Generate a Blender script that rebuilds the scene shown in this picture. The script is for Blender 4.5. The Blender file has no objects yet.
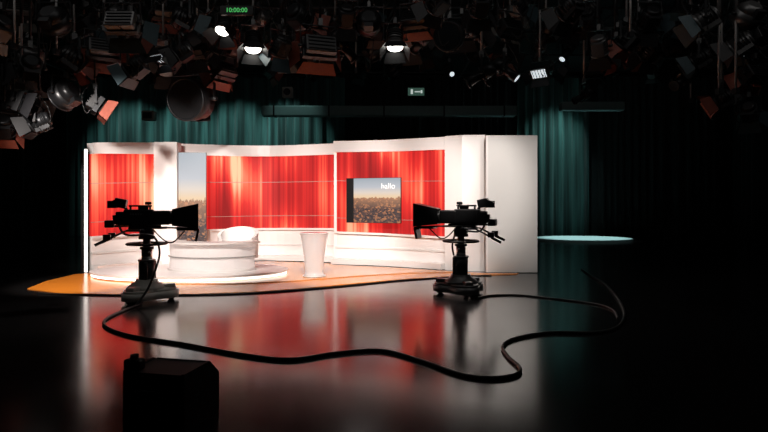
import bpy, bmesh, math, random
from mathutils import Vector, Matrix
random.seed(11)
scene = bpy.context.scene
COL = scene.collection
scene.view_settings.view_transform = 'Standard'
R = math.radians

# ---------------------------------------------------------------- materials
def mat(name, col, rough=0.5, metal=0.0, emit=None, es=0.0, noise=0.0, nscale=20, bump=0.0, trans=0.0, alpha=1.0, coat=0.0, spec=0.5):
    m = bpy.data.materials.new(name); m.use_nodes = True
    nt = m.node_tree; b = nt.nodes['Principled BSDF']
    b.inputs['Base Color'].default_value = (*col, 1)
    b.inputs['Roughness'].default_value = rough
    b.inputs['Metallic'].default_value = metal
    b.inputs['Transmission Weight'].default_value = trans
    b.inputs['Alpha'].default_value = alpha
    b.inputs['Coat Weight'].default_value = coat
    b.inputs['Specular IOR Level'].default_value = spec
    if emit:
        b.inputs['Emission Color'].default_value = (*emit, 1)
        b.inputs['Emission Strength'].default_value = es
    if noise or bump:
        tc = nt.nodes.new('ShaderNodeTexCoord')
        n = nt.nodes.new('ShaderNodeTexNoise'); n.inputs['Scale'].default_value = nscale
        n.inputs['Detail'].default_value = 4
        nt.links.new(tc.outputs['Object'], n.inputs['Vector'])
        if noise:
            r = nt.nodes.new('ShaderNodeMapRange')
            r.inputs['To Min'].default_value = 1 - noise; r.inputs['To Max'].default_value = 1 + noise
            nt.links.new(n.outputs['Fac'], r.inputs['Value'])
            mx = nt.nodes.new('ShaderNodeVectorMath'); mx.operation = 'SCALE'
            mx.inputs[0].default_value = col
            nt.links.new(r.outputs['Result'], mx.inputs['Scale'])
            nt.links.new(mx.outputs['Vector'], b.inputs['Base Color'])
        if bump:
            bp = nt.nodes.new('ShaderNodeBump'); bp.inputs['Strength'].default_value = bump
            bp.inputs['Distance'].default_value = 0.01
            nt.links.new(n.outputs['Fac'], bp.inputs['Height'])
            nt.links.new(bp.outputs['Normal'], b.inputs['Normal'])
    return m

M_black = mat('black_plastic', (0.010, 0.010, 0.011), 0.36, noise=0.3)
M_matte = mat('matte_black_paint', (0.004, 0.004, 0.0045), 0.65, noise=0.3, spec=0.2)
M_rub = mat('black_rubber', (0.006, 0.006, 0.006), 0.5, noise=0.3)
M_dark = mat('dark_metal', (0.020, 0.021, 0.023), 0.4, 0.5, noise=0.3)
M_door = mat('black_barndoor', (0.014, 0.014, 0.016), 0.5, 0.2, noise=0.3)
M_grey = mat('grey_metal', (0.13, 0.13, 0.13), 0.35, 0.6, noise=0.2)
M_pole = mat('aluminium_pole', (0.30, 0.29, 0.28), 0.45, 0.2, noise=0.15)
M_steel = mat('steel', (0.5, 0.5, 0.5), 0.25, 1.0, noise=0.1)
M_light = mat('light_enamel', (0.62, 0.60, 0.55), 0.45, noise=0.2, nscale=6)
M_copper = mat('heat_red_door', (0.24, 0.06, 0.038), 0.5, 0.15, noise=0.3)
M_teal = mat('blue_door', (0.03, 0.055, 0.065), 0.45, 0.3, noise=0.3)
M_lensoff = mat('lens_glass', (0.02, 0.025, 0.03), 0.08, 0.2, noise=0.1)
M_lenson = mat('lens_lit', (1, 1, 1), 0.2, emit=(1, 0.97, 0.88), es=8, noise=0.01)
M_lensdim = mat('lens_lit_dim', (1, 1, 1), 0.2, emit=(0.85, 0.95, 1.0), es=0.8, noise=0.01)
M_white = mat('white_lacquer', (0.82, 0.78, 0.76), 0.35, noise=0.02, nscale=3)
M_whiteglow = mat('glow_strip', (0.9, 0.9, 0.9), 0.3, emit=(1, 0.93, 0.86), es=1.8, noise=0.01)
M_seam = mat('panel_seam', (0.42, 0.25, 0.22), 0.4, noise=0.02)
M_offwhite = mat('off_white_panel', (0.70, 0.69, 0.67), 0.5, noise=0.03, nscale=3)
M_frost = mat('glowing_frosted_acrylic', (0.84, 0.80, 0.79), 0.15, trans=0.25, noise=0.01, coat=0.3, emit=(1, 0.88, 0.82), es=0.16)  # emission added to brighten desk and table, no lamp inside
M_orange = mat('orange_floor', (0.90, 0.28, 0.03), 0.2, noise=0.08, nscale=2)
M_peach = mat('peach_floor', (0.84, 0.36, 0.12), 0.14, noise=0.06, nscale=2)
M_duct = mat('duct_metal', (0.30, 0.42, 0.41), 0.5, 0.1, noise=0.15, nscale=4)
M_green = mat('led_green', (0, 0.1, 0.02), 0.5, emit=(0.15, 1, 0.25), es=0.5, noise=0.01)
M_exit = mat('exit_sign_face', (0.3, 0.5, 0.4), 0.5, emit=(0.25, 0.55, 0.42), es=0.1, noise=0.01)
M_exitw = mat('exit_sign_white', (0.8, 0.8, 0.8), 0.5, emit=(0.9, 1, 0.95), es=0.5, noise=0.01)
M_wall = mat('dark_wall', (0.012, 0.016, 0.018), 0.8, noise=0.3, nscale=3, bump=0.2)
M_ceil = mat('black_ceiling', (0.01, 0.01, 0.011), 0.9, noise=0.3, nscale=3)
M_text = mat('text_white', (0.9, 0.9, 0.9), 0.5, emit=(1, 1, 1), es=0.25, noise=0.01)
M_cyan = mat('pale_cyan_deck', (0.55, 0.75, 0.75), 0.4, noise=0.05)

def curtain_mat(name, col):
    m = mat(name, col, 0.85)
    nt = m.node_tree; b = nt.nodes['Principled BSDF']
    tc = nt.nodes.new('ShaderNodeTexCoord'); mp = nt.nodes.new('ShaderNodeMapping')
    mp.inputs['Scale'].default_value = (2.5, 2.5, 0.12)
    n = nt.nodes.new('ShaderNodeTexNoise'); n.inputs['Scale'].default_value = 1.5
    r = nt.nodes.new('ShaderNodeValToRGB')
    r.color_ramp.elements[0].position = 0.35; r.color_ramp.elements[0].color = (*[c*0.35 for c in col], 1)
    r.color_ramp.elements[1].position = 0.68; r.color_ramp.elements[1].color = (*[c*1.5 for c in col], 1)
    nt.links.new(tc.outputs['Object'], mp.inputs['Vector']); nt.links.new(mp.outputs['Vector'], n.inputs['Vector'])
    nt.links.new(n.outputs['Fac'], r.inputs['Fac']); nt.links.new(r.outputs['Color'], b.inputs['Base Color'])
    b.inputs['Sheen Weight'].default_value = 0.2
    return m
M_curt = curtain_mat('teal_curtain_cloth', (0.045, 0.115, 0.11))
M_curtb = curtain_mat('black_curtain_cloth', (0.006, 0.008, 0.009))

def floor_mat():
    m = bpy.data.materials.new('studio_floor_vinyl'); m.use_nodes = True
    nt = m.node_tree; b = nt.nodes['Principled BSDF']
    tc = nt.nodes.new('ShaderNodeTexCoord')
    n = nt.nodes.new('ShaderNodeTexNoise'); n.inputs['Scale'].default_value = 0.6; n.inputs['Detail'].default_value = 3
    nt.links.new(tc.outputs['Object'], n.inputs['Vector'])
    r = nt.nodes.new('ShaderNodeValToRGB')
    r.color_ramp.elements[0].position = 0.3; r.color_ramp.elements[0].color = (0.008, 0.008, 0.0085, 1)
    r.color_ramp.elements[1].position = 0.75; r.color_ramp.elements[1].color = (0.014, 0.013, 0.013, 1)
    nt.links.new(n.outputs['Fac'], r.inputs['Fac']); nt.links.new(r.outputs['Color'], b.inputs['Base Color'])
    n2 = nt.nodes.new('ShaderNodeTexNoise'); n2.inputs['Scale'].default_value = 1.2; n2.inputs['Detail'].default_value = 3
    nt.links.new(tc.outputs['Object'], n2.inputs['Vector'])
    r2 = nt.nodes.new('ShaderNodeMapRange')
    r2.inputs['To Min'].default_value = 0.12; r2.inputs['To Max'].default_value = 0.20
    nt.links.new(n2.outputs['Fac'], r2.inputs['Value']); nt.links.new(r2.outputs['Result'], b.inputs['Roughness'])
    b.inputs['Specular IOR Level'].default_value = 0.85
    return m
M_floor = floor_mat()

def red_mat():
    m = bpy.data.materials.new('red_led_wall'); m.use_nodes = True
    nt = m.node_tree; b = nt.nodes['Principled BSDF']; L = nt.links.new
    uv = nt.nodes.new('ShaderNodeUVMap')
    def noise(sx, sy, det=2, loc=0):
        mp = nt.nodes.new('ShaderNodeMapping'); mp.inputs['Scale'].default_value = (sx, sy, 1); mp.inputs['Location'].default_value = (loc, loc, 0)
        n = nt.nodes.new('ShaderNodeTexNoise'); n.noise_dimensions = '2D'
        n.inputs['Scale'].default_value = 1; n.inputs['Detail'].default_value = det
        L(uv.outputs['UV'], mp.inputs['Vector']); L(mp.outputs['Vector'], n.inputs['Vector']); return n
    a = noise(3.2, 0.05, 1); c = noise(0.9, 0.5, 0, 4.3); d = noise(11, 0.06, 1)
    mix = nt.nodes.new('ShaderNodeMath'); mix.operation = 'MULTIPLY_ADD'
    mix.inputs[1].default_value = 0.42
    L(a.outputs['Fac'], mix.inputs[0])
    m2 = nt.nodes.new('ShaderNodeMath'); m2.operation = 'MULTIPLY'; m2.inputs[1].default_value = 0.64
    L(c.outputs['Fac'], m2.inputs[0]); L(m2.outputs[0], mix.inputs[2])
    m3 = nt.nodes.new('ShaderNodeMath'); m3.operation = 'MULTIPLY_ADD'; m3.inputs[1].default_value = 0.28
    L(d.outputs['Fac'], m3.inputs[0]); L(mix.outputs[0], m3.inputs[2])
    r = nt.nodes.new('ShaderNodeValToRGB'); cr = r.color_ramp
    cr.elements[0].position = 0.46; cr.elements[0].color = (0.30, 0.007, 0.008, 1)
    cr.elements[1].position = 0.92; cr.elements[1].color = (1.1, 0.62, 0.36, 1)
    e = cr.elements.new(0.59); e.color = (0.52, 0.014, 0.014, 1)
    e = cr.elements.new(0.70); e.color = (0.80, 0.030, 0.024, 1)
    e = cr.elements.new(0.79); e.color = (1.1, 0.14, 0.07, 1)
    L(m3.outputs[0], r.inputs['Fac'])
    L(r.outputs['Color'], b.inputs['Emission Color']); b.inputs['Emission Strength'].default_value = 1.1
    b.inputs['Base Color'].default_value = (0.03, 0.008, 0.008, 1); b.inputs['Roughness'].default_value = 0.45
    b.inputs['Specular IOR Level'].default_value = 0.1
    return m
M_red = red_mat()

def city_mat(name, seed, horizon, sx=22, sy=30):
    m = bpy.data.materials.new(name); m.use_nodes = True
    nt = m.node_tree; b = nt.nodes['Principled BSDF']; L = nt.links.new
    uv = nt.nodes.new('ShaderNodeUVMap'); sep = nt.nodes.new('ShaderNodeSeparateXYZ')
    L(uv.outputs['UV'], sep.inputs[0])
    r = nt.nodes.new('ShaderNodeValToRGB'); cr = r.color_ramp
    cr.elements[0].position = 0.0; cr.elements[0].color = (0.10, 0.05, 0.04, 1)
    cr.elements[1].position = 1.0; cr.elements[1].color = (0.42, 0.48, 0.54, 1)
    e = cr.elements.new(horizon); e.color = (1.0, 0.72, 0.45, 1)
    e = cr.elements.new(horizon+0.10); e.color = (0.88, 0.76, 0.66, 1)
    e = cr.elements.new(horizon+0.22); e.color = (0.60, 0.62, 0.67, 1)
    L(sep.outputs['Y'], r.inputs['Fac'])
    mp = nt.nodes.new('ShaderNodeMapping'); mp.inputs['Scale'].default_value = (sx, sy, 1); mp.inputs['Location'].default_value = (seed, seed, 0)
    v = nt.nodes.new('ShaderNodeTexVoronoi'); v.inputs['Scale'].default_value = 1; v.distance = 'CHEBYCHEV'
    L(uv.outputs['UV'], mp.inputs['Vector']); L(mp.outputs['Vector'], v.inputs['Vector'])
    cc = nt.nodes.new('ShaderNodeValToRGB')
    cc.color_ramp.elements[0].color = (0.035, 0.028, 0.035, 1); cc.color_ramp.elements[1].color = (0.62, 0.24, 0.10, 1)
    e = cc.color_ramp.elements.new(0.6); e.color = (0.11, 0.06, 0.055, 1)
    sv = nt.nodes.new('ShaderNodeSeparateColor'); L(v.outputs['Color'], sv.inputs[0]); L(sv.outputs[0], cc.inputs['Fac'])
    hz = nt.nodes.new('ShaderNodeMapRange'); hz.inputs['From Min'].default_value = horizon-0.28; hz.inputs['From Max'].default_value = horizon+0.02
    hz.inputs['To Min'].default_value = 0; hz.inputs['To Max'].default_value = 0.6
    L(sep.outputs['Y'], hz.inputs['Value'])
    mh = nt.nodes.new('ShaderNodeMixRGB'); L(hz.outputs[0], mh.inputs[0]); L(cc.outputs[0], mh.inputs[1]); mh.inputs[2].default_value = (0.85, 0.40, 0.20, 1)
    nh = nt.nodes.new('ShaderNodeTexNoise'); nh.noise_dimensions = '1D'; nh.inputs['Scale'].default_value = 14
    L(sep.outputs['X'], nh.inputs['W'])
    ma = nt.nodes.new('ShaderNodeMath'); ma.operation = 'MULTIPLY_ADD'; ma.inputs[1].default_value = 0.12; ma.inputs[2].default_value = horizon - 0.08
    L(nh.outputs['Fac'], ma.inputs[0])
    lt = nt.nodes.new('ShaderNodeMath'); lt.operation = 'LESS_THAN'
    L(sep.outputs['Y'], lt.inputs[0]); L(ma.outputs[0], lt.inputs[1])
    mx = nt.nodes.new('ShaderNodeMixRGB'); L(lt.outputs[0], mx.inputs[0]); L(r.outputs['Color'], mx.inputs[1]); L(mh.outputs['Color'], mx.inputs[2])
    L(mx.outputs[0], b.inputs['Emission Color']); b.inputs['Emission Strength'].default_value = 0.85
    b.inputs['Base Color'].default_value = (0.02, 0.02, 0.02, 1); b.inputs['Roughness'].default_value = 0.4
    b.inputs['Specular IOR Level'].default_value = 0.2
    return m
M_city = city_mat('screen_city_image', 3, 0.58, 30, 34)
M_city2 = city_mat('screen_strip_image', 9, 0.50, 12, 50)

# ---------------------------------------------------------------- mesh builder
class MB:
    def __init__(s): s.bm = bmesh.new(); s.mats = []; s.uv = s.bm.loops.layers.uv.new('UVMap')
    def mi(s, m):
        if m not in s.mats: s.mats.append(m)
        return s.mats.index(m)
    def _fin(s, verts, m, M, smooth=False):
        if M is not None: bmesh.ops.transform(s.bm, matrix=M, verts=verts)
        i = s.mi(m)
        for f in {f for v in verts for f in v.link_faces}:
            f.material_index = i; f.smooth = smooth
    def box(s, c, d, m, M=None, bev=0.0, rot=None):
        T = Matrix.Translation(c)
        if rot: T = T @ rot
        T = T @ Matrix.Diagonal((d[0], d[1], d[2], 1))
        r = bmesh.ops.create_cube(s.bm, size=1, matrix=T); vs = r['verts']
        if bev > 0:
            es = list({e for v in vs for e in v.link_edges})
            rb = bmesh.ops.bevel(s.bm, geom=es, offset=bev, segments=2, affect='EDGES', profile=0.5)
            vs = list(set(rb['verts']) | {v for v in vs if v.is_valid})
            fs = rb['faces']
            vs = list({v for f in fs for v in f.verts} | set(vs))
        s._fin(vs, m, M)
    def cyl(s, p0, p1, r0, r1, m, seg=16, M=None, smooth=True, cap=True):
        p0 = Vector(p0); p1 = Vector(p1); d = p1 - p0; L = d.length
        q = d.to_track_quat('Z', 'Y').to_matrix().to_4x4()
        T = Matrix.Translation((p0 + p1) / 2) @ q
        r = bmesh.ops.create_cone(s.bm, cap_ends=cap, segments=seg, radius1=max(r0, 1e-4), radius2=max(r1, 1e-4), depth=L, matrix=T)
        s._fin(r['verts'], m, M, smooth)
        for f in {f for v in r['verts'] for f in v.link_faces}:
            if len(f.verts) > 4: f.smooth = False
    def sph(s, c, r, m, M=None, sc=(1, 1, 1)):
        T = Matrix.Translation(c) @ Matrix.Diagonal((sc[0], sc[1], sc[2], 1))
        q = bmesh.ops.create_uvsphere(s.bm, u_segments=16, v_segments=10, radius=r, matrix=T)
        s._fin(q['verts'], m, M, True)
    def quad(s, pts, m, M=None, uvs=None):
        vs = [s.bm.verts.new(p) for p in pts]; f = s.bm.faces.new(vs); f.material_index = s.mi(m)
        uvs = uvs or [(0, 0), (1, 0), (1, 1), (0, 1)]
        if len(pts) == 4:
            for l, u in zip(f.loops, uvs): l[s.uv].uv = u
        if M is not None: bmesh.ops.transform(s.bm, matrix=M, verts=vs)
    def prism(s, poly, z0, z1, m, M=None, smooth=False, mtop=None):
        a = [s.bm.verts.new((p[0], p[1], z0)) for p in poly]; b = [s.bm.verts.new((p[0], p[1], z1)) for p in poly]
        n = len(poly); i = s.mi(m)
        f1 = s.bm.faces.new(a[::-1]); f2 = s.bm.faces.new(b); f1.material_index = i; f2.material_index = s.mi(mtop) if mtop else i
        for k in range(n):
            f = s.bm.faces.new((a[k], a[(k+1) % n], b[(k+1) % n], b[k])); f.material_index = i; f.smooth = smooth
        if M is not None: bmesh.ops.transform(s.bm, matrix=M, verts=a+b)
    def torus(s, c, Rr, r, m, M=None, seg=32, ss=8, rot=None, sy=1.0):
        T = Matrix.Translation(c) @ (rot or Matrix.Identity(4))
        rings = []
        for i in range(seg):
            a = 2*math.pi*i/seg; ring = []
            for j in range(ss):
                b = 2*math.pi*j/ss
                ring.append(s.bm.verts.new(T @ Vector(((Rr + r*math.cos(b))*math.cos(a), (Rr + r*math.cos(b))*math.sin(a)*sy, r*math.sin(b)))))
            rings.append(ring)
        k = s.mi(m)
        for i in range(seg):
            for j in range(ss):
                f = s.bm.faces.new((rings[i][j], rings[(i+1) % seg][j], rings[(i+1) % seg][(j+1) % ss], rings[i][(j+1) % ss]))
                f.material_index = k; f.smooth = True
        if M is not None: bmesh.ops.transform(s.bm, matrix=M, verts=[v for q in rings for v in q])
    def lathe(s, prof, m, M=None, seg=32, c=(0, 0, 0)):
        rings = []
        for (r, z) in prof:
            rings.append([s.bm.verts.new((c[0]+r*math.cos(2*math.pi*i/seg), c[1]+r*math.sin(2*math.pi*i/seg), c[2]+z)) for i in range(seg)])
        k = s.mi(m)
        for a, b in zip(rings, rings[1:]):
            for i in range(seg):
                f = s.bm.faces.new((a[i], a[(i+1) % seg], b[(i+1) % seg], b[i])); f.material_index = k; f.smooth = True
        f = s.bm.faces.new(rings[0][::-1]); f.material_index = k
        f = s.bm.faces.new(rings[-1]); f.material_index = k
        if M is not None: bmesh.ops.transform(s.bm, matrix=M, verts=[v for q in rings for v in q])
    def tube(s, pts, r, m, ss=6, M=None):
        pts = [Vector(p) for p in pts]
        for a, b in zip(pts, pts[1:]):
            if (b-a).length > 1e-4: s.cyl(a, b, r, r, m, ss, M)
    def strip(s, pts, z0, z1, t, off, m, mback=None):
        """extruded wall band following a plan polyline; z0/z1 scalars or lists"""
        n = len(pts); P = [Vector((p[0], p[1], 0)) for p in pts]
        if not isinstance(z0, (list, tuple)): z0 = [z0]*n
        if not isinstance(z1, (list, tuple)): z1 = [z1]*n
        N = []
        for i in range(n):
            d = P[min(i+1, n-1)] - P[max(i-1, 0)]; d.normalize(); N.append(Vector((d.y, -d.x, 0)))
        u = [0]
        for i in range(1, n): u.append(u[-1] + (P[i]-P[i-1]).length)
        V = []
        for i in range(n):
            f = P[i] + N[i]*off; b = P[i] + N[i]*(off - t)
            V.append([s.bm.verts.new((f.x, f.y, z0[i])), s.bm.verts.new((f.x, f.y, z1[i])), s.bm.verts.new((b.x, b.y, z1[i])), s.bm.verts.new((b.x, b.y, z0[i]))])
        k = s.mi(m); kb = s.mi(mback) if mback else k
        for i in range(n-1):
            for j in range(4):
                j2 = (j+1) % 4
                f = s.bm.faces.new((V[i][j], V[i+1][j], V[i+1][j2], V[i][j2])); f.material_index = k if j != 2 else kb
                if j == 0:
                    for l, w in zip(f.loops, [(u[i]+pts[0][0], z0[i]), (u[i+1]+pts[0][0], z0[i+1]), (u[i+1]+pts[0][0], z1[i+1]), (u[i]+pts[0][0], z1[i])]): l[s.uv].uv = w
        for i in (0, n-1):
            f = s.bm.faces.new(V[i]); f.material_index = k
    def obj(s, name, loc=(0, 0, 0), parent=None, rotz=0.0, recalc=True):
        if recalc: bmesh.ops.recalc_face_normals(s.bm, faces=s.bm.faces[:])
        me = bpy.data.meshes.new(name); s.bm.to_mesh(me); s.bm.free()
        for m in s.mats: me.materials.append(m)
        o = bpy.data.objects.new(name, me); COL.objects.link(o); o.location = loc
        if rotz: o.rotation_euler = (0, 0, rotz)
        if parent: o.parent = parent
        return o

def empty(name, loc=(0, 0, 0), rz=0.0):
    e = bpy.data.objects.new(name, None); COL.objects.link(e); e.location = loc; e.rotation_euler = (0, 0, rz)
    e.empty_display_size = 0.2; return e

def catmull(pts, k=10):
    P = [Vector(p) for p in pts]; out = []
    for i in range(len(P)-1):
        p0 = P[max(i-1, 0)]; p1 = P[i]; p2 = P[i+1]; p3 = P[min(i+2, len(P)-1)]
        for j in range(k):
            t = j/k
            out.append(0.5*((2*p1) + (p2-p0)*t + (2*p0-5*p1+4*p2-p3)*t*t + (3*p1-p0-3*p2+p3)*t**3))
    out.append(P[-1]); return out

def curve(name, pts, r, m, parent=None):
    cu = bpy.data.curves.new(name, 'CURVE'); cu.dimensions = '3D'; cu.bevel_depth = r; cu.bevel_resolution = 3
    P = catmull(pts, 8); sp = cu.splines.new('POLY'); sp.points.add(len(P)-1)
    for i, p in enumerate(P): sp.points[i].co = (*p, 1)
    cu.materials.append(m); cu.use_fill_caps = True
    o = bpy.data.objects.new(name, cu); COL.objects.link(o)
    if parent: o.parent = parent
    return o

def text(name, body, size, loc, m, parent=None, rz=0.0, align='LEFT'):
    cu = bpy.data.curves.new(name, 'FONT'); cu.body = body; cu.size = size; cu.extrude = 0.002; cu.align_x = align
    cu.materials.append(m); o = bpy.data.objects.new(name, cu); COL.objects.link(o)
    o.location = loc; o.rotation_euler = (R(90), 0, rz)
    if parent: o.parent = parent
    return o

# ---------------------------------------------------------------- room
X0, X1, Y0, Y1, H = -17, 17, -5, 28, 8.0
def slab(name, c, d, m):
    b = MB(); b.box((0, 0, 0), d, m); return b.obj(name, c)
slab('floor', ((X0+X1)/2, (Y0+Y1)/2, -0.1), (X1-X0+0.4, Y1-Y0+0.4, 0.2), M_floor)
slab('ceiling', ((X0+X1)/2, (Y0+Y1)/2, H+0.1), (X1-X0+0.4, Y1-Y0+0.4, 0.2), M_ceil)
slab('wall_back', (0, Y1+0.1, H/2), (X1-X0, 0.2, H), M_wall)
slab('wall_front', (0, Y0-0.1, H/2), (X1-X0, 0.2, H), M_wall)
slab('wall_left', (X0-0.1, (Y0+Y1)/2, H/2), (0.2, Y1-Y0, H), M_wall)
slab('wall_right', (X1+0.1, (Y0+Y1)/2, H/2), (0.2, Y1-Y0, H), M_wall)
HC = H - 0.004

def curtain(name, x0, y0, x1, y1, z0, z1, m, pitch=0.42, amp=0.13):
    b = MB(); L = math.hypot(x1-x0, y1-y0); n = int(L/0.05)
    ux, uy = (x1-x0)/L, (y1-y0)/L; nx, ny = -uy, ux; k = b.mi(m); prev = None; ph = 0
    for i in range(n+1):
        s = L*i/n; ph += 2*math.pi*0.05/pitch*(1+0.35*math.sin(s*1.3)+0.2*math.sin(s*3.1))
        o = amp*(math.sin(ph) + 0.3*math.sin(2.1*ph+s))
        row = []
        for (z, q) in ((z0, 1.15), ((z0+z1)/2, 1.0), (z1, 0.75)):
            row.append(b.bm.verts.new((x0+ux*s+nx*o*q, y0+uy*s+ny*o*q, z)))
        if prev:
            for j in range(2):
                f = b.bm.faces.new((prev[j], row[j], row[j+1], prev[j+1])); f.smooth = True; f.material_index = k
        prev = row
    b.cyl((x0, y0, z1), (x1, y1, z1), 0.03, 0.03, M_dark, 8)
    return b.obj(name, recalc=False)
curtain('stage_curtain', -15.5, 27.2, -1.9, 27.2, 0.01, 7.7, M_curt, pitch=0.6, amp=0.18)
curtain('stage_curtain', -1.4, 27.2, 6.2, 27.2, 0.01, 7.7, M_curtb)
curtain('stage_curtain', 6.5, 27.2, 10.0, 27.2, 0.01, 7.7, M_curt, pitch=0.55, amp=0.16)
curtain('stage_curtain', 10.4, 27.2, 16.2, 27.2, 0.01, 7.7, M_curtb)
curtain('stage_curtain', 16.6, 26.6, 16.6, 4, 0.01, 7.7, M_curtb)
curtain('stage_curtain', -16.5, 4, -16.5, 26.6, 0.01, 7.7, M_curtb)

b = MB(); b.prism([(8.6+2.1*math.cos(a), 24.3+1.6*math.sin(a)) for a in [2*math.pi*i/40 for i in range(40)]], 0.0, 0.09, M_cyan)
b.obj('low_stage_riser')

# ---------------------------------------------------------------- set backdrop
left = [(-6.91, 13.2), (-6.45, 13.85), (-5.94, 14.6)]
left = [(p.x, p.y) for p in catmull([(x, y, 0) for x, y in left], 6)]
mid = [(p.x, p.y) for p in catmull([(-5.94, 14.75, 0), (-4.89, 15.4, 0), (-3.22, 15.9, 0), (-1.25, 15.45, 0)], 10)]
right = [(p.x, p.y) for p in catmull([(-1.31, 15.0, 0), (0.15, 14.55, 0), (1.54, 13.75, 0)], 10)]
def lerp(a, b, n): return [a+(b-a)*i/(n-1) for i in range(n)]
bd = empty('news_set_backdrop', (0, 0, 0))
def section(pts, nm, top, p1, p0):
    n = len(pts)
    b = MB()
    b.strip(pts, 0.0, lerp(p0[0], p0[1], n), 0.20, 0.02, M_white)
    b.strip(pts, lerp(p1[0], p1[1], n), lerp(top[0], top[1], n), 0.30, 0.12, M_white)
    b.strip(pts, 0.02, 0.16, 0.3, 0.32, M_white)
    b.strip(pts, 0.42, 0.47, 0.06, 0.05, M_offwhite)
    b.strip(pts, [z-0.05 for z in lerp(p0[0], p0[1], n)], lerp(p0[0], p0[1], n), 0.1, 0.10, M_white)
    b.obj(nm+'_frame', parent=bd)
    b = MB()
    b.strip(pts, lerp(p0[0], p0[1], n), lerp(p1[0], p1[1], n), 0.08, 0.0, M_red, mback=M_black)
    b.obj(nm+'_led_panel', parent=bd)
    b = MB()
    for zf in (0.17, 0.64):
        zz = [a+(c-a)*zf for a, c in zip(lerp(p0[0], p0[1], n), lerp(p1[0], p1[1], n))]
        b.strip(pts, [z-0.007 for z in zz], [z+0.007 for z in zz], 0.01, 0.008, M_seam)
    b.obj(nm+'_panel_seam', parent=bd)
section(left, 'left_bay', (3.04, 3.20), (2.78, 2.90), (0.84, 0.86))
section(mid, 'centre_bay', (3.20, 3.26), (2.90, 2.96), (0.88, 0.93))
section(right, 'right_bay', (3.27, 3.24), (2.98, 2.93), (0.87, 0.80))
b = MB()
b.box((-5.62, 14.55, 1.60), (0.60, 0.34, 3.19), M_white, bev=0.02)
b.obj('left_column', parent=bd)
b = MB()
b.strip([(1.54, 13.72), (1.9, 13.5), (2.42, 13.45)], 0.0, 3.25, 0.25, 0.12, M_white)
b.obj('right_column', parent=bd)
b = MB()
b.box((-7.0, 13.12, 1.42), (0.07, 0.25, 2.84), M_dark)
b.box((-6.93, 13.02, 1.45), (0.05, 0.05, 2.86), M_whiteglow)
b.obj('end_post', parent=bd)
b = MB()
b.box((-1.30, 15.2, 1.64), (0.07, 0.5, 3.26), M_white)
b.obj('bay_reveal', parent=bd)
b = MB()
b.box((0, 0.03, 0), (0.74, 0.05, 2.40), M_black)
b.quad([(-0.36, 0, -1.19), (0.36, 0, -1.19), (0.36, 0, 1.19), (-0.36, 0, 1.19)], M_city2)
b.obj('inset_screen', (-5.00, 14.55, 1.74), parent=bd, recalc=False, rotz=R(8))
b = MB()
b.box((2.965, 13.05, 1.605), (1.20, 0.10, 3.19), M_offwhite, bev=0.012)
b.box((2.39, 13.0, 1.6), (0.045, 0.03, 3.16), M_white)
b.obj('front_wing_panel', parent=bd)

b = MB()
b.box((0, 0.03, 0), (1.50, 0.05, 1.16), M_black)
b.quad([(-0.74, 0, -0.57), (0.74, 0, -0.57), (0.74, 0, 0.57), (-0.74, 0, 0.57)], M_city)
b.box((-0.64, -0.006, 0), (0.2, 0.008, 1.14), M_dark)
b.box((0, 0.13, 0), (0.3, 0.16, 0.3), M_black)
o = b.obj('video_screen', (-0.28, 14.37, 1.69), recalc=False, rotz=R(-20))
text('screen_title', 'hallo', 0.20, (0.22, -0.01, 0.30), M_text, o)

# ---------------------------------------------------------------- set floor
b = MB()
poly = [(-6.75, 10.6), (-5.8, 10.1), (-4.8, 9.95), (-3.4, 9.98), (-2.4, 10.2), (-1.6, 10.6), (-0.7, 11.2), (0.34, 11.85), (1.74, 12.5), (3.0, 12.72),
        (3.1, 12.9), (2.3, 12.93), (1.5, 13.3), (0.0, 14.1), (-1.3, 14.55), (-1.5, 15.0), (-3.22, 15.5), (-4.7, 15.0), (-5.3, 14.25), (-5.9, 14.15), (-6.6, 13.1), (-7.0, 12.7), (-7.0, 11.6)]
b.prism(poly, 0.0, 0.015, M_orange)
b.obj('set_floor_mat')
b = MB()
inner = [(-6.5, 12.9), (-5.6, 11.6), (-4.4, 11.15), (-3.0, 11.15), (-1.9, 11.5), (-0.6, 12.3), (0.6, 12.85), (1.8, 13.0), (1.4, 13.25), (0.0, 14.0), (-1.35, 14.5), (-1.6, 14.9), (-3.22, 15.35), (-4.7, 14.9), (-5.2, 14.15), (-5.8, 14.05)]
b.prism(inner, 0.0155, 0.03, M_peach)
b.obj('set_carpet_inlay')
b = MB()
def ell(cx, cy, rx, ry, n=64): return [(cx+rx*math.cos(2*math.pi*i/n), cy+ry*math.sin(2*math.pi*i/n)) for i in range(n)]
b.prism(ell(-4.35, 12.6, 2.12, 1.25), 0.031, 0.10, M_white)
b.prism(ell(-4.35, 12.6, 2.18, 1.31), 0.10, 0.135, M_white)
b.prism(ell(-4.35, 12.6, 2.15, 1.28), 0.04, 0.075, M_whiteglow)
b.obj('presenter_dais')

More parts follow.
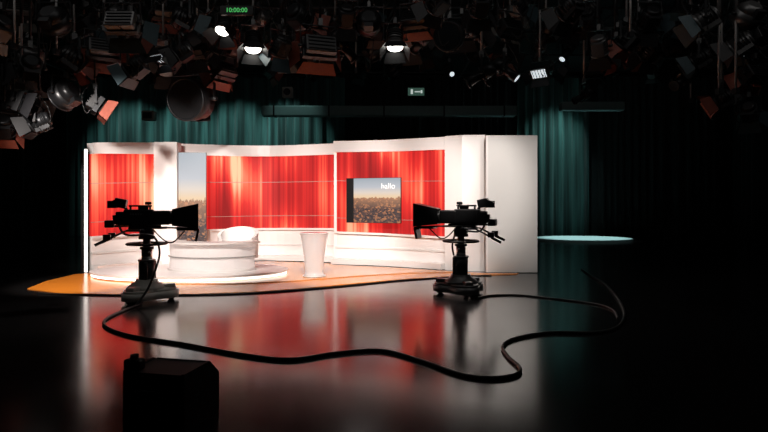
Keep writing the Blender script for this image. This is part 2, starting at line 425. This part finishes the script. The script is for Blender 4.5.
desk = empty('presenter_desk', (0, 0, 0.136))
def arc(cx, cy, rx, ry, a0, a1, n=28): return [(cx+rx*math.cos(R(a0+(a1-a0)*i/n)), cy+ry*math.sin(R(a0+(a1-a0)*i/n))) for i in range(n+1)]
outer = arc(-3.85, 12.75, 1.12, 0.85, 170, 345); innr = arc(-3.85, 12.85, 0.72, 0.42, 345, 170)
b = MB(); b.prism(outer+innr, 0.60, 0.64, M_white, smooth=False); b.obj('desk_top', parent=desk)
b = MB(); b.strip(arc(-3.85, 12.75, 1.0, 0.74, 172, 343), 0.0, 0.60, 0.03, 0.0, M_frost); b.obj('desk_front', parent=desk)
b = MB(); b.strip(arc(-3.85, 12.75, 1.04, 0.78, 172, 343), 0.0, 0.05, 0.06, 0.0, M_white)
b.strip(arc(-3.85, 12.75, 1.03, 0.77, 172, 343), 0.30, 0.32, 0.02, 0.0, M_pole)
b.obj('desk_trim', parent=desk)
b = MB()
for x, y in ((-4.6, 12.65), (-3.2, 12.6), (-3.85, 12.2)): b.cyl((x, y, 0), (x, y, 0.60), 0.03, 0.03, M_steel, 12)
b.obj('desk_legs', parent=desk)

def tub(name, x, y, rz):
    e = empty(name, (x, y, 0.136), rz)
    b = MB(); b.prism(ell(0, 0, 0.33, 0.31, 32), 0.26, 0.42, M_white, smooth=True); b.obj('seat', parent=e)
    b = MB()
    pts = arc(0, 0, 0.40, 0.38, -35, 215, 24); n = len(pts)
    pts = pts[::-1]
    b.strip(pts, 0.2, [0.66+0.26*math.sin(math.pi*i/(n-1)) for i in range(n)], 0.07, 0.0, M_white); b.obj('back_shell', parent=e)
    b = MB(); b.cyl((0, 0, 0.02), (0, 0, 0.26), 0.035, 0.035, M_steel); b.cyl((0, 0, 0), (0, 0, 0.02), 0.26, 0.25, M_steel, 24); b.obj('pedestal', parent=e)
tub('tub_armchair', -3.45, 13.25, 0)
b = MB()
prof = [(0.20, 0.0), (0.23, 0.02), (0.20, 0.05), (0.19, 0.12), (0.22, 0.4), (0.27, 0.75), (0.30, 0.90), (0.315, 0.93), (0.315, 0.95), (0.29, 0.955)]
b.lathe(prof, M_frost, seg=40)
b.cyl((0, 0, 0.0), (0, 0, 0.93), 0.05, 0.05, M_white)
b.torus((0, 0, 0.94), 0.31, 0.012, M_white, seg=40)
b.cyl((0, 0, 0), (0, 0, 0.025), 0.25, 0.25, M_white, 40)
b.obj('standing_table', (-1.52, 12.2, 0.031))

# ---------------------------------------------------------------- studio pedestal cameras (local: lens toward +X)
def studio_camera(x, y, rz, base_m):
    e = empty('studio_camera', (x, y, 0), rz)
    b = MB()
    poly = []
    for i in range(60):
        a = 2*math.pi*i/60; r = 0.42 + 0.085*math.cos(3*a); poly.append((r*math.cos(a), r*math.sin(a)))
    def scale(p, k): return [(u*k, v*k) for u, v in p]
    b.prism(poly, 0.05, 0.17, base_m, smooth=True)
    b.prism(scale(poly, 0.93), 0.17, 0.21, base_m, smooth=True)
    b.lathe([(0.32, 0.20), (0.28, 0.26), (0.19, 0.31), (0.17, 0.36)], base_m)
    for i in range(3):
        a = 2*math.pi*i/3
        b.box((0.33*math.cos(a), 0.33*math.sin(a), 0.235), (0.24, 0.15, 0.07), base_m, rot=Matrix.Rotation(a, 4, 'Z'), bev=0.02)
        for q in (-0.05, 0.05):
            c = Vector((0.38*math.cos(a)-q*math.sin(a), 0.38*math.sin(a)+q*math.cos(a), 0.065)); d = Vector((-math.sin(a), math.cos(a), 0))*0.02
            b.cyl(c-d, c+d, 0.065, 0.065, M_rub, 16)
    b.obj('pedestal_base', parent=e)
    b = MB()
    b.cyl((0, 0, 0.32), (0, 0, 0.66), 0.125, 0.125, M_dark, 24)
    b.cyl((0, 0, 0.66), (0, 0, 0.69), 0.14, 0.14, M_grey, 24)
    b.cyl((0, 0, 0.69), (0, 0, 0.86), 0.085, 0.085, M_steel, 24)
    b.cyl((0, 0, 0.86), (0, 0, 0.90), 0.11, 0.11, M_dark, 24)
    b.cyl((0, 0, 0.90), (0, 0, 1.03), 0.06, 0.06, M_grey, 24)
    for i in range(3):
        a = 2*math.pi*i/3+0.5
        b.cyl((0.125*math.cos(a), 0.125*math.sin(a), 0.3), (0.125*math.cos(a), 0.125*math.sin(a), 0.66), 0.03, 0.03, M_black, 10)
    b.obj('pedestal_column', parent=e)
    b = MB()
    b.torus((0, 0, 0.95), 0.31, 0.02, M_rub, seg=40)
    for i in range(4):
        a = math.pi/2*i+0.4; b.cyl((0.05*math.cos(a), 0.05*math.sin(a), 0.93), (0.31*math.cos(a), 0.31*math.sin(a), 0.95), 0.012, 0.012, M_grey, 8)
    b.obj('steering_ring', parent=e)
    b = MB()
    b.cyl((0, 0, 1.03), (0, 0, 1.08), 0.13, 0.13, M_black, 20)
    b.box((0, 0, 1.13), (0.22, 0.22, 0.12), M_black, bev=0.02)
    b.cyl((0, -0.16, 1.14), (0, 0.16, 1.14), 0.09, 0.09, M_dark, 20)
    b.box((0.02, 0, 1.215), (0.60, 0.16, 0.035), M_black, bev=0.006)
    b.box((-0.02, 0, 1.245), (0.48, 0.13, 0.03), M_dark)
    b.obj('pan_head', parent=e)
    b = MB()
    b.box((-0.12, 0, 1.39), (0.46, 0.20, 0.27), M_black, bev=0.02)
    b.box((-0.40, 0, 1.38), (0.14, 0.18, 0.22), M_dark, bev=0.02)
    b.box((-0.49, 0, 1.36), (0.05, 0.15, 0.15), M_black, bev=0.01)
    b.box((-0.12, -0.105, 1.39), (0.34, 0.012, 0.18), M_dark)
    b.box((-0.12, 0.105, 1.39), (0.34, 0.012, 0.18), M_dark)
    for k in range(5): b.box((-0.24+0.04*k, -0.114, 1.45), (0.02, 0.006, 0.016), M_pole)
    b.box((-0.10, 0, 1.585), (0.36, 0.05, 0.03), M_black, bev=0.01)
    for q in (-0.25, 0.05): b.box((q, 0, 1.55), (0.03, 0.05, 0.08), M_black)
    b.box((-0.05, -0.06, 1.56), (0.16, 0.06, 0.07), M_dark, bev=0.008)
    b.obj('camera_body', parent=e)
    b = MB()
    b.box((0.22, 0, 1.385), (0.30, 0.23, 0.24), M_black, bev=0.025)
    b.cyl((0.36, 0, 1.385), (0.46, 0, 1.385), 0.105, 0.115, M_black, 24)
    b.cyl((0.46, 0, 1.385), (0.467, 0, 1.385), 0.095, 0.095, M_lensoff, 24)
    b.torus((0.38, 0, 1.385), 0.108, 0.01, M_grey, rot=Matrix.Rotation(R(90), 4, 'Y'))
    b.obj('box_lens', parent=e)
    b = MB()
    def frus(x0, x1, w0, w1, za0, zb0, za1, zb1, m, t=0.012):
        c0 = [(x0, -w0, za0), (x0, w0, za0), (x0, w0, zb0), (x0, -w0, zb0)]
        c1 = [(x1, -w1, za1), (x1, w1, za1), (x1, w1, zb1), (x1, -w1, zb1)]
        for i in range(4):
            j = (i+1) % 4
            n = (Vector(c0[j])-Vector(c0[i])).cross(Vector(c1[i])-Vector(c0[i])).normalized()*t
            P = [Vector(c0[i]), Vector(c0[j]), Vector(c1[j]), Vector(c1[i])]
            V = [b.bm.verts.new(p) for p in P]+[b.bm.verts.new(p-n) for p in P]
            for F in ((0, 1, 2, 3), (7, 6, 5, 4), (0, 4, 5, 1), (1, 5, 6, 2), (2, 6, 7, 3), (3, 7, 4, 0)):
                q = b.bm.faces.new([V[k] for k in F]); q.material_index = b.mi(m)
    frus(0.40, 0.80, 0.15, 0.26, 1.25, 1.53, 1.21, 1.62, M_black)
    frus(0.795, 0.82, 0.26, 0.26, 1.21, 1.62, 1.205, 1.625, M_dark, 0.012)
    b.quad([(0.47, -0.15, 1.50), (0.47, 0.15, 1.50), (0.78, 0.23, 1.24), (0.78, -0.23, 1.24)], M_lensoff)
    b.box((0.65, 0, 1.185), (0.36, 0.36, 0.035), M_black, bev=0.008)
    b.box((0.80, 0, 1.08), (0.04, 0.34, 0.20), M_black, rot=Matrix.Rotation(R(12), 4, 'Y'), bev=0.006)
    b.box((0.78, 0, 1.17), (0.06, 0.20, 0.04), M_dark)
    for q in (-0.07, 0.07): b.cyl((0.05, q, 1.225), (0.78, q, 1.195), 0.012, 0.012, M_grey, 8)
    b.obj('teleprompter', parent=e)
    b = MB()
    b.cyl((-0.30, 0, 1.50), (-0.36, 0, 1.60), 0.025, 0.025, M_dark, 8)
    b.box((-0.40, 0, 1.63), (0.18, 0.24, 0.15), M_black, bev=0.015, rot=Matrix.Rotation(R(12), 4, 'Y'))
    b.box((-0.52, 0, 1.66), (0.13, 0.26, 0.02), M_dark, rot=Matrix.Rotation(R(-22), 4, 'Y'))
    b.box((-0.52, 0.13, 1.61), (0.13, 0.012, 0.12), M_dark)
    b.box((-0.52, -0.13, 1.61), (0.13, 0.012, 0.12), M_dark)
    b.box((0.02, 0.02, 1.63), (0.10, 0.07, 0.05), M_black, bev=0.01)
    b.cyl((0.02, 0.02, 1.56), (0.02, 0.02, 1.63), 0.01, 0.01, M_grey, 8)
    b.obj('viewfinder', parent=e)
    b = MB()
    for s in (-1, 1):
        b.tube([(-0.05, 0.15*s, 1.17), (-0.30, 0.22*s, 1.18), (-0.66, 0.29*s, 1.00)], 0.015, M_dark, 8)
        b.cyl((-0.58, 0.27*s, 1.04), (-0.74, 0.305*s, 0.96), 0.026, 0.022, M_rub, 12)
        b.box((-0.57, 0.27*s, 1.085), (0.11, 0.08, 0.09), M_black, bev=0.01)
        b.sph((-0.05, 0.15*s, 1.17), 0.04, M_black)
    b.box((-0.56, 0.0, 1.29), (0.14, 0.24, 0.12), M_black, bev=0.012)
    b.cyl((-0.50, 0, 1.25), (-0.2, 0, 1.25), 0.018, 0.018, M_dark, 8)
    b.obj('pan_bars', parent=e)
    curve('camera_cable', [(-0.44, 0.0, 1.31), (-0.30, -0.22, 1.12), (0.10, -0.30, 1.10), (0.22, -0.34, 0.85), (0.16, -0.33, 0.55), (0.05, -0.42, 0.25), (-0.1, -0.55, 0.03)], 0.018, M_rub, e)
    curve('prompter_cable', [(0.6, -0.1, 1.16), (0.42, -0.20, 0.98), (0.28, -0.22, 1.02), (0.1, -0.15, 1.2)], 0.011, M_rub, e)
    return e
studio_camera(-3.98, 9.4, R(18), M_light)
studio_camera(1.38, 10.05, R(180-18), M_grey)

# ---------------------------------------------------------------- floor cables
c1 = [(-3.9, 9.0), (-3.92, 8.5), (-3.88, 7.83), (-3.64, 7.33), (-3.10, 6.84), (-2.35, 6.46), (-1.54, 6.0), (-0.975, 5.81), (-0.53, 6.04), (-0.04, 6.16), (0.37, 5.775),
      (0.72, 5.31), (0.98, 5.19), (1.23, 5.28), (1.335, 5.5), (1.31, 5.92), (1.345, 6.33), (1.57, 6.70), (2.075, 7.0), (2.64, 7.0), (3.06, 7.33), (3.51, 8.18), (3.94, 9.43), (4.39, 11.13), (4.57, 12.3), (4.8, 13.6)]
curve('floor_cable', [(x, y, 0.019) for x, y in c1], 0.019, M_rub)
c2 = [(1.6, 9.55), (1.9, 9.8), (2.39, 9.83), (2.96, 9.43), (3.40, 8.97), (3.47, 8.5), (3.3, 7.9)]
curve('floor_cable', [(x, y, 0.015) for x, y in c2], 0.015, M_rub)
c3 = [(-6.2, 10.05), (-5.3, 9.9), (-4.6, 9.83), (-3.37, 9.86), (-2.4, 10.05), (-1.55, 10.45), (-0.6, 11.05), (0.4, 11.72), (1.78, 12.38), (2.4, 12.5)]
curve('floor_cable', [(x, y, 0.013) for x, y in c3], 0.013, M_rub)

# ---------------------------------------------------------------- foreground floor monitor
b = MB()
side = [(-0.24, 0.0), (0.24, 0.0), (0.24, 0.30), (0.10, 0.42), (-0.24, 0.42)]
Mx = Matrix(((0, 0, 1, 0), (1, 0, 0, 0), (0, 1, 0, 0), (0, 0, 0, 1)))
b.prism(side, -0.23, 0.23, M_matte, Mx)
for sx in (-0.235, 0.235):
    b.prism([(p[0]*1.03, p[1]*1.02+0.002) for p in side], sx-0.012, sx+0.012, M_matte, Mx)
g = Matrix.Translation((0, 0.17, 0.36)) @ Matrix.Rotation(R(-41), 4, 'X')
b.box((0, 0, 0.006), (0.42, 0.18, 0.012), M_matte, g)
b.tube([(-0.12, -0.25, 0.3), (-0.12, -0.29, 0.3), (0.12, -0.29, 0.3), (0.12, -0.25, 0.3)], 0.012, M_dark, 8)
b.box((0.0, -0.245, 0.14), (0.26, 0.012, 0.12), M_black)
b.cyl((-0.1, -0.255, 0.14), (-0.1, -0.24, 0.14), 0.025, 0.025, M_dark)
b.cyl((0.06, -0.255, 0.14), (0.06, -0.24, 0.14), 0.018, 0.018, M_dark)
b.box((-0.20, -0.18, 0.46), (0.13, 0.09, 0.08), M_matte, bev=0.015)
b.cyl((-0.20, -0.18, 0.42), (-0.20, -0.18, 0.53), 0.035, 0.03, M_matte)
b.obj('floor_monitor_speaker', (-1.60, 4.25, 0), rotz=R(-12))

# ---------------------------------------------------------------- lighting grid
GZ = 6.5
b = MB()
for y in (6.4, 8.4, 10.0, 11.2, 12.6, 14.0, 16.0, 18.5, 21):
    b.cyl((-13, y, GZ), (13, y, GZ), 0.035, 0.035, M_dark, 8)
for x in range(-12, 13, 3):
    b.cyl((x, 5.8, GZ+0.08), (x, 22, GZ+0.08), 0.035, 0.035, M_dark, 8)
    for y in (6.4, 10.0, 14.0, 18.5, 21): b.cyl((x, y, GZ), (x, y, HC), 0.02, 0.02, M_dark, 6)
grid = b.obj('lighting_grid')

def spotlight(x, y, z, yaw=0, tilt=35, kind='f', s=1.0, lens=None, door=None, body=None, nm='studio_spotlight'):
    b = MB(); body = body or random.choice([M_black, M_black, M_dark, M_dark, M_dark, M_grey]); door = door or random.choice([M_black, M_door, M_door, M_door, M_teal, M_door, M_copper])
    lens = lens or M_lensoff
    Y = Matrix.Rotation(R(yaw), 4, 'Z') @ Matrix.Diagonal((s, s, s, 1)); B = Y @ Matrix.Rotation(R(-tilt), 4, 'X')
    w = 0.24
    if kind == 'f':
        b.cyl((0, -0.20, 0), (0, 0.12, 0), 0.16, 0.17, body, 16, B)
        b.cyl((0, -0.25, 0), (0, -0.20, 0), 0.10, 0.16, body, 16, B)
        b.box((0, -0.04, -0.17), (0.24, 0.30, 0.09), body, B)
        for k in range(4): b.cyl((0, -0.17+0.06*k, 0), (0, -0.15+0.06*k, 0), 0.185, 0.185, M_dark, 16, B)
        b.cyl((0, 0.12, 0), (0, 0.17, 0), 0.20, 0.20, body, 16, B)
        b.cyl((0, 0.17, 0), (0, 0.178, 0), 0.165, 0.165, lens, 20, B)
        L, h = 0.22, 0.19
    elif kind == 'd':
        b.cyl((0, -0.10, 0), (0, 0.18, 0), 0.29, 0.29, body, 24, B)
        b.cyl((0, -0.24, 0), (0, -0.10, 0), 0.14, 0.29, body, 24, B)
        b.cyl((0, 0.18, 0), (0, 0.187, 0), 0.26, 0.26, lens, 24, B)
        b.torus((0, 0.18, 0), 0.28, 0.02, M_dark, B, rot=Matrix.Rotation(R(90), 4, 'X'))
        b.box((0, -0.15, -0.25), (0.2, 0.2, 0.1), M_dark, B)
        w = 0.34; L, h = 0.0, 0.26
    elif kind == 'b':
        b.box((0, -0.06, 0), (0.52, 0.16, 0.30), body, B, bev=0.02)
        b.box((0, 0.06, 0), (0.58, 0.10, 0.36), M_dark, B)
        b.box((0, 0.115, 0), (0.50, 0.01, 0.29), lens, B)
        for k in range(5): b.box((-0.2+0.1*k, 0.13, 0), (0.008, 0.05, 0.3), M_black, B)
        for k in range(4): b.box((0, -0.15, -0.1+0.065*k), (0.44, 0.03, 0.02), M_dark, B)
        w = 0.33; L, h = 0.20, 0.2
    else:
        b.cyl((0, -0.28, 0), (0, -0.05, 0), 0.13, 0.15, body, 14, B)
        b.cyl((0, -0.05, 0), (0, 0.30, 0), 0.09, 0.10, body, 14, B)
        b.cyl((0, 0.30, 0), (0, 0.34, 0), 0.12, 0.12, M_dark, 14, B)
        b.cyl((0, 0.34, 0), (0, 0.346, 0), 0.085, 0.085, lens, 14, B)
        for k in range(4):
            a = math.pi/2*k; b.box((0.13*math.cos(a), -0.02, 0.13*math.sin(a)), (0.05, 0.02, 0.05), M_grey, B)
        w = 0.19; L = 0
    if L:
        wd = 0.2 if kind == 'f' else 0.29
        for k in range(4):
            hh = h if (k % 2 == 0 or kind == 'f') else wd+0.02
            ww = wd if (k % 2 == 0) else h
            A = B @ Matrix.Rotation(math.pi/2*k, 4, 'Y')
            sp = random.uniform(0.03, 0.2)
            P = [(-ww*0.9, 0.17, hh), (ww*0.9, 0.17, hh), (ww*1.2, 0.17+L, hh+sp), (-ww*1.2, 0.17+L, hh+sp)]
            b.quad(P, door, A); b.quad([(p[0], p[1]+0.001, p[2]+0.006) for p in P][::-1], door, A)
    for q in (-w, w): b.box((q, 0, 0.17), (0.012, 0.045, 0.36), M_dark, Y); b.cyl((q*0.8, 0, 0), (q*1.12, 0, 0), 0.03, 0.03, M_black, 10, Y)
    b.box((0, 0, 0.35), (2*w+0.012, 0.045, 0.014), M_dark, Y)
    b.box((0, 0, 0.41), (0.07, 0.09, 0.12), M_grey, Y)
    top = GZ - z
    b.cyl((0, 0, 0.4*s), (0, 0, top), 0.022, 0.022, M_pole if random.random() < .4 else M_dark, 8)
    if top > 1.2:
        b.cyl((0.0, 0, top*0.55), (0, 0, top), 0.035, 0.035, M_dark, 8)
    a = random.uniform(0, 6.28)
    b.tube(catmull([(0, -0.15*s, -0.1*s), (0.2*math.cos(a), 0.2*math.sin(a), -0.22*s), (0.28*math.cos(a), 0.28*math.sin(a), 0.15), (0.03, 0, 0.55)], 4), 0.01, M_rub, 5)
    return b.obj(nm, (x, y, z), recalc=False)

K = [
 (-3.20, 11.2, 5.17, 160, 62, 'f', 0.8, M_lenson, M_door), (-2.62, 11.2, 4.85, 195, 66, 'f', 0.95, M_lenson, M_door),
 (0.22, 11.2, 4.89, 180, 70, 'f', 0.95, M_lenson, M_door), (-4.42, 11.2, 4.60, 150, 70, 'b', 0.8, M_lensdim, M_door),
 (1.32, 11.2, 4.97, 160, 20, 'd', 1.0, None, M_grey), (-1.28, 11.2, 4.75, 20, 15, 'b', 1.2, None, M_copper),
 (-1.68, 11.2, 5.35, -30, 20, 'f', 1.1, None, M_copper), (-2.08, 11.2, 4.75, 40, 50, 'f', 0.95, None, None),
 (-0.75, 11.2, 5.35, 10, 40, 'f', 0.95, None, None), (-5.60, 11.2, 4.70, 30, 25, 'b', 1.05, None, M_copper),
 (-5.78, 11.2, 3.60, -60, 30, 'b', 0.9, None, M_copper), (-6.35, 11.2, 3.8, 70, 25, 'd', 0.95, M_black, None),
 (-7.25, 11.2, 3.65, -80, 20, 'b', 1.1, None, M_door), (-7.08, 11.2, 4.35, 40, 20, 'f', 1.1, None, None),
 (-6.2, 11.2, 4.5, -40, 30, 'f', 1.1, None, M_copper), (-6.88, 10.0, 4.75, 60, 30, 'f', 1.0, None, None),
 (-5.9, 10.0, 4.9, 0, 30, 'd', 0.9, None, None), (-5.08, 11.2, 5.1, 50, 30, 'f', 1.0, None, None),
 (-4.68, 10.0, 4.85, 0, 20, 'b', 1.0, None, None), (-3.98, 11.2, 5.3, -50, 20, 'f', 1.0, None, None),
 (-4.98, 11.2, 4.35, 80, 35, 'f', 1.0, None, None), (-4.05, 11.2, 4.65, 100, 35, 'f', 0.9, None, None),
 (2.52, 11.2, 5.1, 30, 35, 'b', 1.0, None, None), (3.12, 11.2, 4.25, 140, 45, 'b', 0.6, M_lensdim, M_door),
 (2.42, 11.2, 4.3, 250, 40, 'p', 0.9, M_lensdim, None), (1.95, 11.2, 4.2, 80, 30, 'p', 1.0, None, None),
 (3.82, 11.2, 5.3, 20, 30, 'f', 1.0, None, None), (4.3, 11.2, 4.75, -30, 45, 'f', 0.95, None, None),
 (4.85, 11.2, 4.9, 40, 40, 'f', 0.95, None, None), (4.5, 12.6, 4.05, 90, 30, 'p', 0.8, None, M_copper),
 (5.3, 11.2, 5.3, 0, 35, 'f', 1.0, None, None), (6.1, 11.2, 5.4, 20, 30, 'b', 0.95, None, None),
 (6.75, 11.2, 3.7, 60, 30, 'f', 0.85, None, None), (7.3, 11.2, 3.45, -40, 30, 'f', 0.85, None, None),
 (7.1, 11.2, 4.8, 50, 30, 'f', 1.0, None, None), (-0.3, 11.2, 5.25, 0, 20, 'd', 0.85, None, None),
 (0.62, 11.2, 5.3, -20, 30, 'b', 0.95, None, None), (0.95, 10.0, 5.2, 40, 30, 'f', 0.9, None, None),
 (1.72, 10.0, 5.15, 0, 40, 'f', 0.9, None, None), (3.3, 10.0, 5.1, 30, 30, 'f', 0.95, None, None),
 (-4.3, 12.6, 3.95, 165, 8, 'd', 1.6, M_black, None), (-7.4, 10, 5.0, 30, 30, 'd', 0.9, None, None),
 (-4.9, 12.6, 4.75, 20, 30, 'f', 1.1, None, None), (-3.6, 12.6, 4.6, 60, 30, 'b', 1.0, None, None),
 (-2.3, 12.6, 5.3, 20, 40, 'f', 1.0, None, M_copper), (-1.1, 12.6, 5.35, 60, 30, 'f', 1.0, None, None),
 (5.7, 10.0, 4.9, 70, 30, 'f', 1.0, None, None), (6.5, 10.0, 5.0, 10, 40, 'd', 0.85, None, None), (6.6, 12.6, 5.1, 20, 20, 'b', 1.0, None, None),
 (7.9, 12.6, 5.2, -60, 40, 'f', 1.0, None, None), (5.2, 12.6, 5.0, 100, 35, 'f', 1.0, None, M_copper), (8.2, 12.6, 4.2, 30, 40, 'f', 0.9, None, None),
 (6.7, 12.6, 4.4, 120, 30, 'p', 1.0, None, None), (-8.2, 12.6, 4.5, 20, 35, 'f', 1.0, None, None), (-8.4, 12.6, 3.8, 60, 35, 'b', 1.0, None, None),
 (-7.6, 11.2, 3.15, 30, 35, 'f', 1.0, None, M_copper), (-6.9, 11.2, 3.25, 100, 25, 'f', 0.9, None, None), (7.4, 11.2, 4.2, 20, 30, 'b', 0.9, None, M_copper),
 (6.3, 11.2, 4.5, 60, 30, 'f', 0.9, None, None),
]
for (x, y, z, ya, ti, kd, s, ln, dr) in K: spotlight(x, y, z, ya, ti, kd, s, ln, dr)
for y, n in ((11.8, 16), (12.6, 18), (14.0, 22), (16.0, 20), (18.5, 12)):
    for i in range(n):
        x = -9.5 + 19*(i+random.uniform(0.2, 0.8))/n
        z = 1.65 + random.uniform(145, 198)*y/560
        ln = M_lensdim if (random.random() < 0.05) else None
        spotlight(x, y, min(z, 5.95), random.uniform(-70, 70) + (150 if ln else 0), random.uniform(20, 50), random.choice('ffbpd') if not ln else 'p', random.uniform(0.85, 1.05), ln)
b = MB()
for i in range(70):
    x = random.uniform(-8.5, 8.5); y = random.choice((10.0, 11.2, 12.6, 14.0)); w = random.uniform(0.3, 1.4); d = random.uniform(0.3, 1.6)
    pts = [(x+w*t/8, y, GZ - d*4*(t/8)*(1-t/8)) for t in range(9)]
    b.tube(pts, 0.012, M_rub, 5)
b.obj('draped_cables', parent=grid)
for (x, y, z) in ((-7.1, 10, 3.9), (-5.85, 10, 4.3), (-7.45, 10.0, 4.1), (5.98, 10, 3.6), (6.28, 10, 3.6), (4.4, 10, 4.6), (-0.7, 14, 4.9), (-6.6, 10, 4.4), (6.9, 12.6, 3.9), (3.5, 10, 4.8)):
    b = MB(); b.cyl((0, 0, 0), (0, 0, (GZ-z)*0.6), 0.02, 0.02, M_pole, 8); b.cyl((0, 0, (GZ-z)*0.5), (0, 0, GZ-z), 0.035, 0.035, M_pole, 8)
    b.box((0, 0, 0.03), (0.07, 0.12, 0.1), M_dark); b.obj('telescopic_hanger', (x, y, z), parent=grid)
b = MB()
b.box((0.2, 0, 0), (10.2, 0.5, 0.40), M_duct, bev=0.03)
for x in (-4.4, -2.2, 0, 2.4, 4.8): b.box((x, 0, 0), (0.06, 0.54, 0.44), M_dark); b.cyl((x, 0, 0.2), (x, 0, HC-5.3), 0.015, 0.015, M_dark, 6)
b.obj('ventilation_duct', (0, 22.6, 5.3))
b = MB()
b.box((0, 0, 0), (2.6, 0.4, 0.35), M_duct, bev=0.03)
for x in (-1, 1): b.cyl((x, 0, 0.15), (x, 0, HC-5.6), 0.015, 0.015, M_dark, 6)
b.obj('ventilation_duct', (8.6, 23.2, 5.6))
b = MB(); b.box((0, 0, 0), (0.45, 0.3, 0.35), M_light, bev=0.03); b.box((0, -0.16, 0), (0.32, 0.02, 0.22), M_grey); b.cyl((0, 0, 0.15), (0, 0, HC-4.8), 0.02, 0.02, M_dark, 8)
b.obj('hanging_loudspeaker', (-8.6, 20.5, 4.8))
b = MB(); b.box((0, 0, 0), (0.35, 0.3, 0.35), M_light, bev=0.03); b.cyl((0, 0, 0.15), (0, 0, HC-5.4), 0.02, 0.02, M_dark, 8); b.cyl((0, -0.17, 0), (0, -0.14, 0), 0.12, 0.12, M_dark)
b.obj('hanging_loudspeaker', (-3.3, 19.2, 5.4))
b = MB()
b.box((0, 0, 0), (0.80, 0.08, 0.40), M_dark); b.box((0, -0.045, 0), (0.76, 0.01, 0.36), M_exit)
b.box((-0.2, -0.053, 0), (0.10, 0.006, 0.22), M_exitw); b.box((0.06, -0.053, 0), (0.26, 0.006, 0.05), M_exitw); b.box((0.25, -0.053, 0.0), (0.08, 0.006, 0.14), M_exitw)
for x in (-0.3, 0.3): b.cyl((x, 0, 0.2), (x, 0, HC-6.8), 0.01, 0.01, M_dark, 6)
b.obj('exit_sign', (1.5, 26.2, 6.8))
b = MB(); b.box((0, 0, 0), (0.62, 0.08, 0.18), M_black, bev=0.01); b.cyl((0, 0, 0.08), (0, 0, GZ-5.26), 0.02, 0.02, M_dark, 8)
ck = b.obj('digital_clock', (-2.78, 10.6, 5.27))
text('digits', '10:00:00', 0.12, (0, -0.045, -0.04), M_green, ck, align='CENTER')

# ---------------------------------------------------------------- light
def spot(x, y, z, tx, ty, tz, power, ang, col=(1, 0.95, 0.9), blend=0.5, rad=0.12, nm='spot'):
    l = bpy.data.lights.new(nm, 'SPOT'); l.energy = power; l.spot_size = R(ang); l.spot_blend = blend; l.color = col; l.shadow_soft_size = rad
    o = bpy.data.objects.new(nm, l); COL.objects.link(o); o.location = (x, y, z)
    o.rotation_euler = (Vector((tx, ty, tz))-Vector((x, y, z))).to_track_quat('-Z', 'Y').to_euler()
W = (1, 0.91, 0.85)
for (x, tx, ty, p) in ((-6.3, -6.5, 13.6, 1600), (-5.1, -5.2, 14.4, 1750), (-3.3, -3.3, 15.3, 1950), (-1.4, -1.2, 15, 1650), (0.6, 0.6, 14.2, 1400), (2.0, 1.9, 13.5, 850), (3.6, 3.0, 13.0, 580)):
    spot(x, 7.6, 4.25, tx, ty, 1.8, p, 36, W, 0.7, nm='set_key_light')
spot(-4.2, 7.6, 4.3, -4.2, 12.6, 0.3, 1700, 34, W, 0.6, nm='desk_key_light')
spot(-1.0, 7.6, 4.3, -0.9, 12.9, 0.0, 1700, 32, W, 0.6, nm='desk_key_light')
spot(-5.6, 7.6, 4.3, -6.1, 11.3, 0.0, 1700, 30, W, 0.7, nm='desk_key_light')
spot(1.4, 7.6, 4.3, 1.4, 12.5, 0.0, 700, 24, W, 0.7, nm='desk_key_light')
spot(-0.5, 11.3, 4.3, -0.2, 9.2, 0, 90, 100, (1, 0.94, 0.9), 1.0, 0.2, nm='floor_wash')
spot(-2.62, 11.0, 4.4, -3.9, 9.2, 0.2, 420, 50, W, 0.8, nm='back_light')
spot(0.22, 11.0, 4.4, 1.3, 9.6, 0.5, 300, 50, W, 0.8, nm='back_light')
T = (0.62, 1.0, 0.95)
for x in (-12.2, -9.6, -7.0, -4.6): spot(x, 24.4, 7.2, x, 27.2, 4.3, 330, 70, T, 0.8, nm='curtain_wash')
spot(8.4, 24.4, 7.4, 8.2, 27.2, 4.0, 420, 58, T, 0.9, nm='curtain_wash')
spot(8.6, 24.2, 7.3, 8.7, 24.3, 0.1, 2200, 36, (0.75, 1, 1), 0.6, nm='riser_light')
spot(-3.6, 21.0, 7.3, -3.6, 22.5, 5.3, 45, 60, T, 0.8, nm='duct_fill')  # extra spot added to brighten the duct, no fixture there
l = bpy.data.lights.new('rig_fill_light', 'AREA'); l.shape = 'RECTANGLE'; l.size = 20; l.size_y = 2; l.energy = 80; l.color = (1.0, 0.96, 0.93)  # unseen area fill, added to bring up the rig fixtures
o = bpy.data.objects.new('rig_fill_light', l); COL.objects.link(o); o.location = (0, 8.0, 7.6); o.rotation_euler = (R(45), 0, 0)

w = bpy.data.worlds.new('world'); scene.world = w; w.use_nodes = True
w.node_tree.nodes['Background'].inputs[0].default_value = (0.02, 0.03, 0.035, 1); w.node_tree.nodes['Background'].inputs[1].default_value = 0.1

cam = bpy.data.cameras.new('camera'); cam.sensor_width = 36; cam.lens = 36*560/768; cam.shift_y = -14/768
co = bpy.data.objects.new('camera', cam); COL.objects.link(co); co.location = (0, 0, 1.65); co.rotation_euler = (R(90), 0, 0)
scene.camera = co
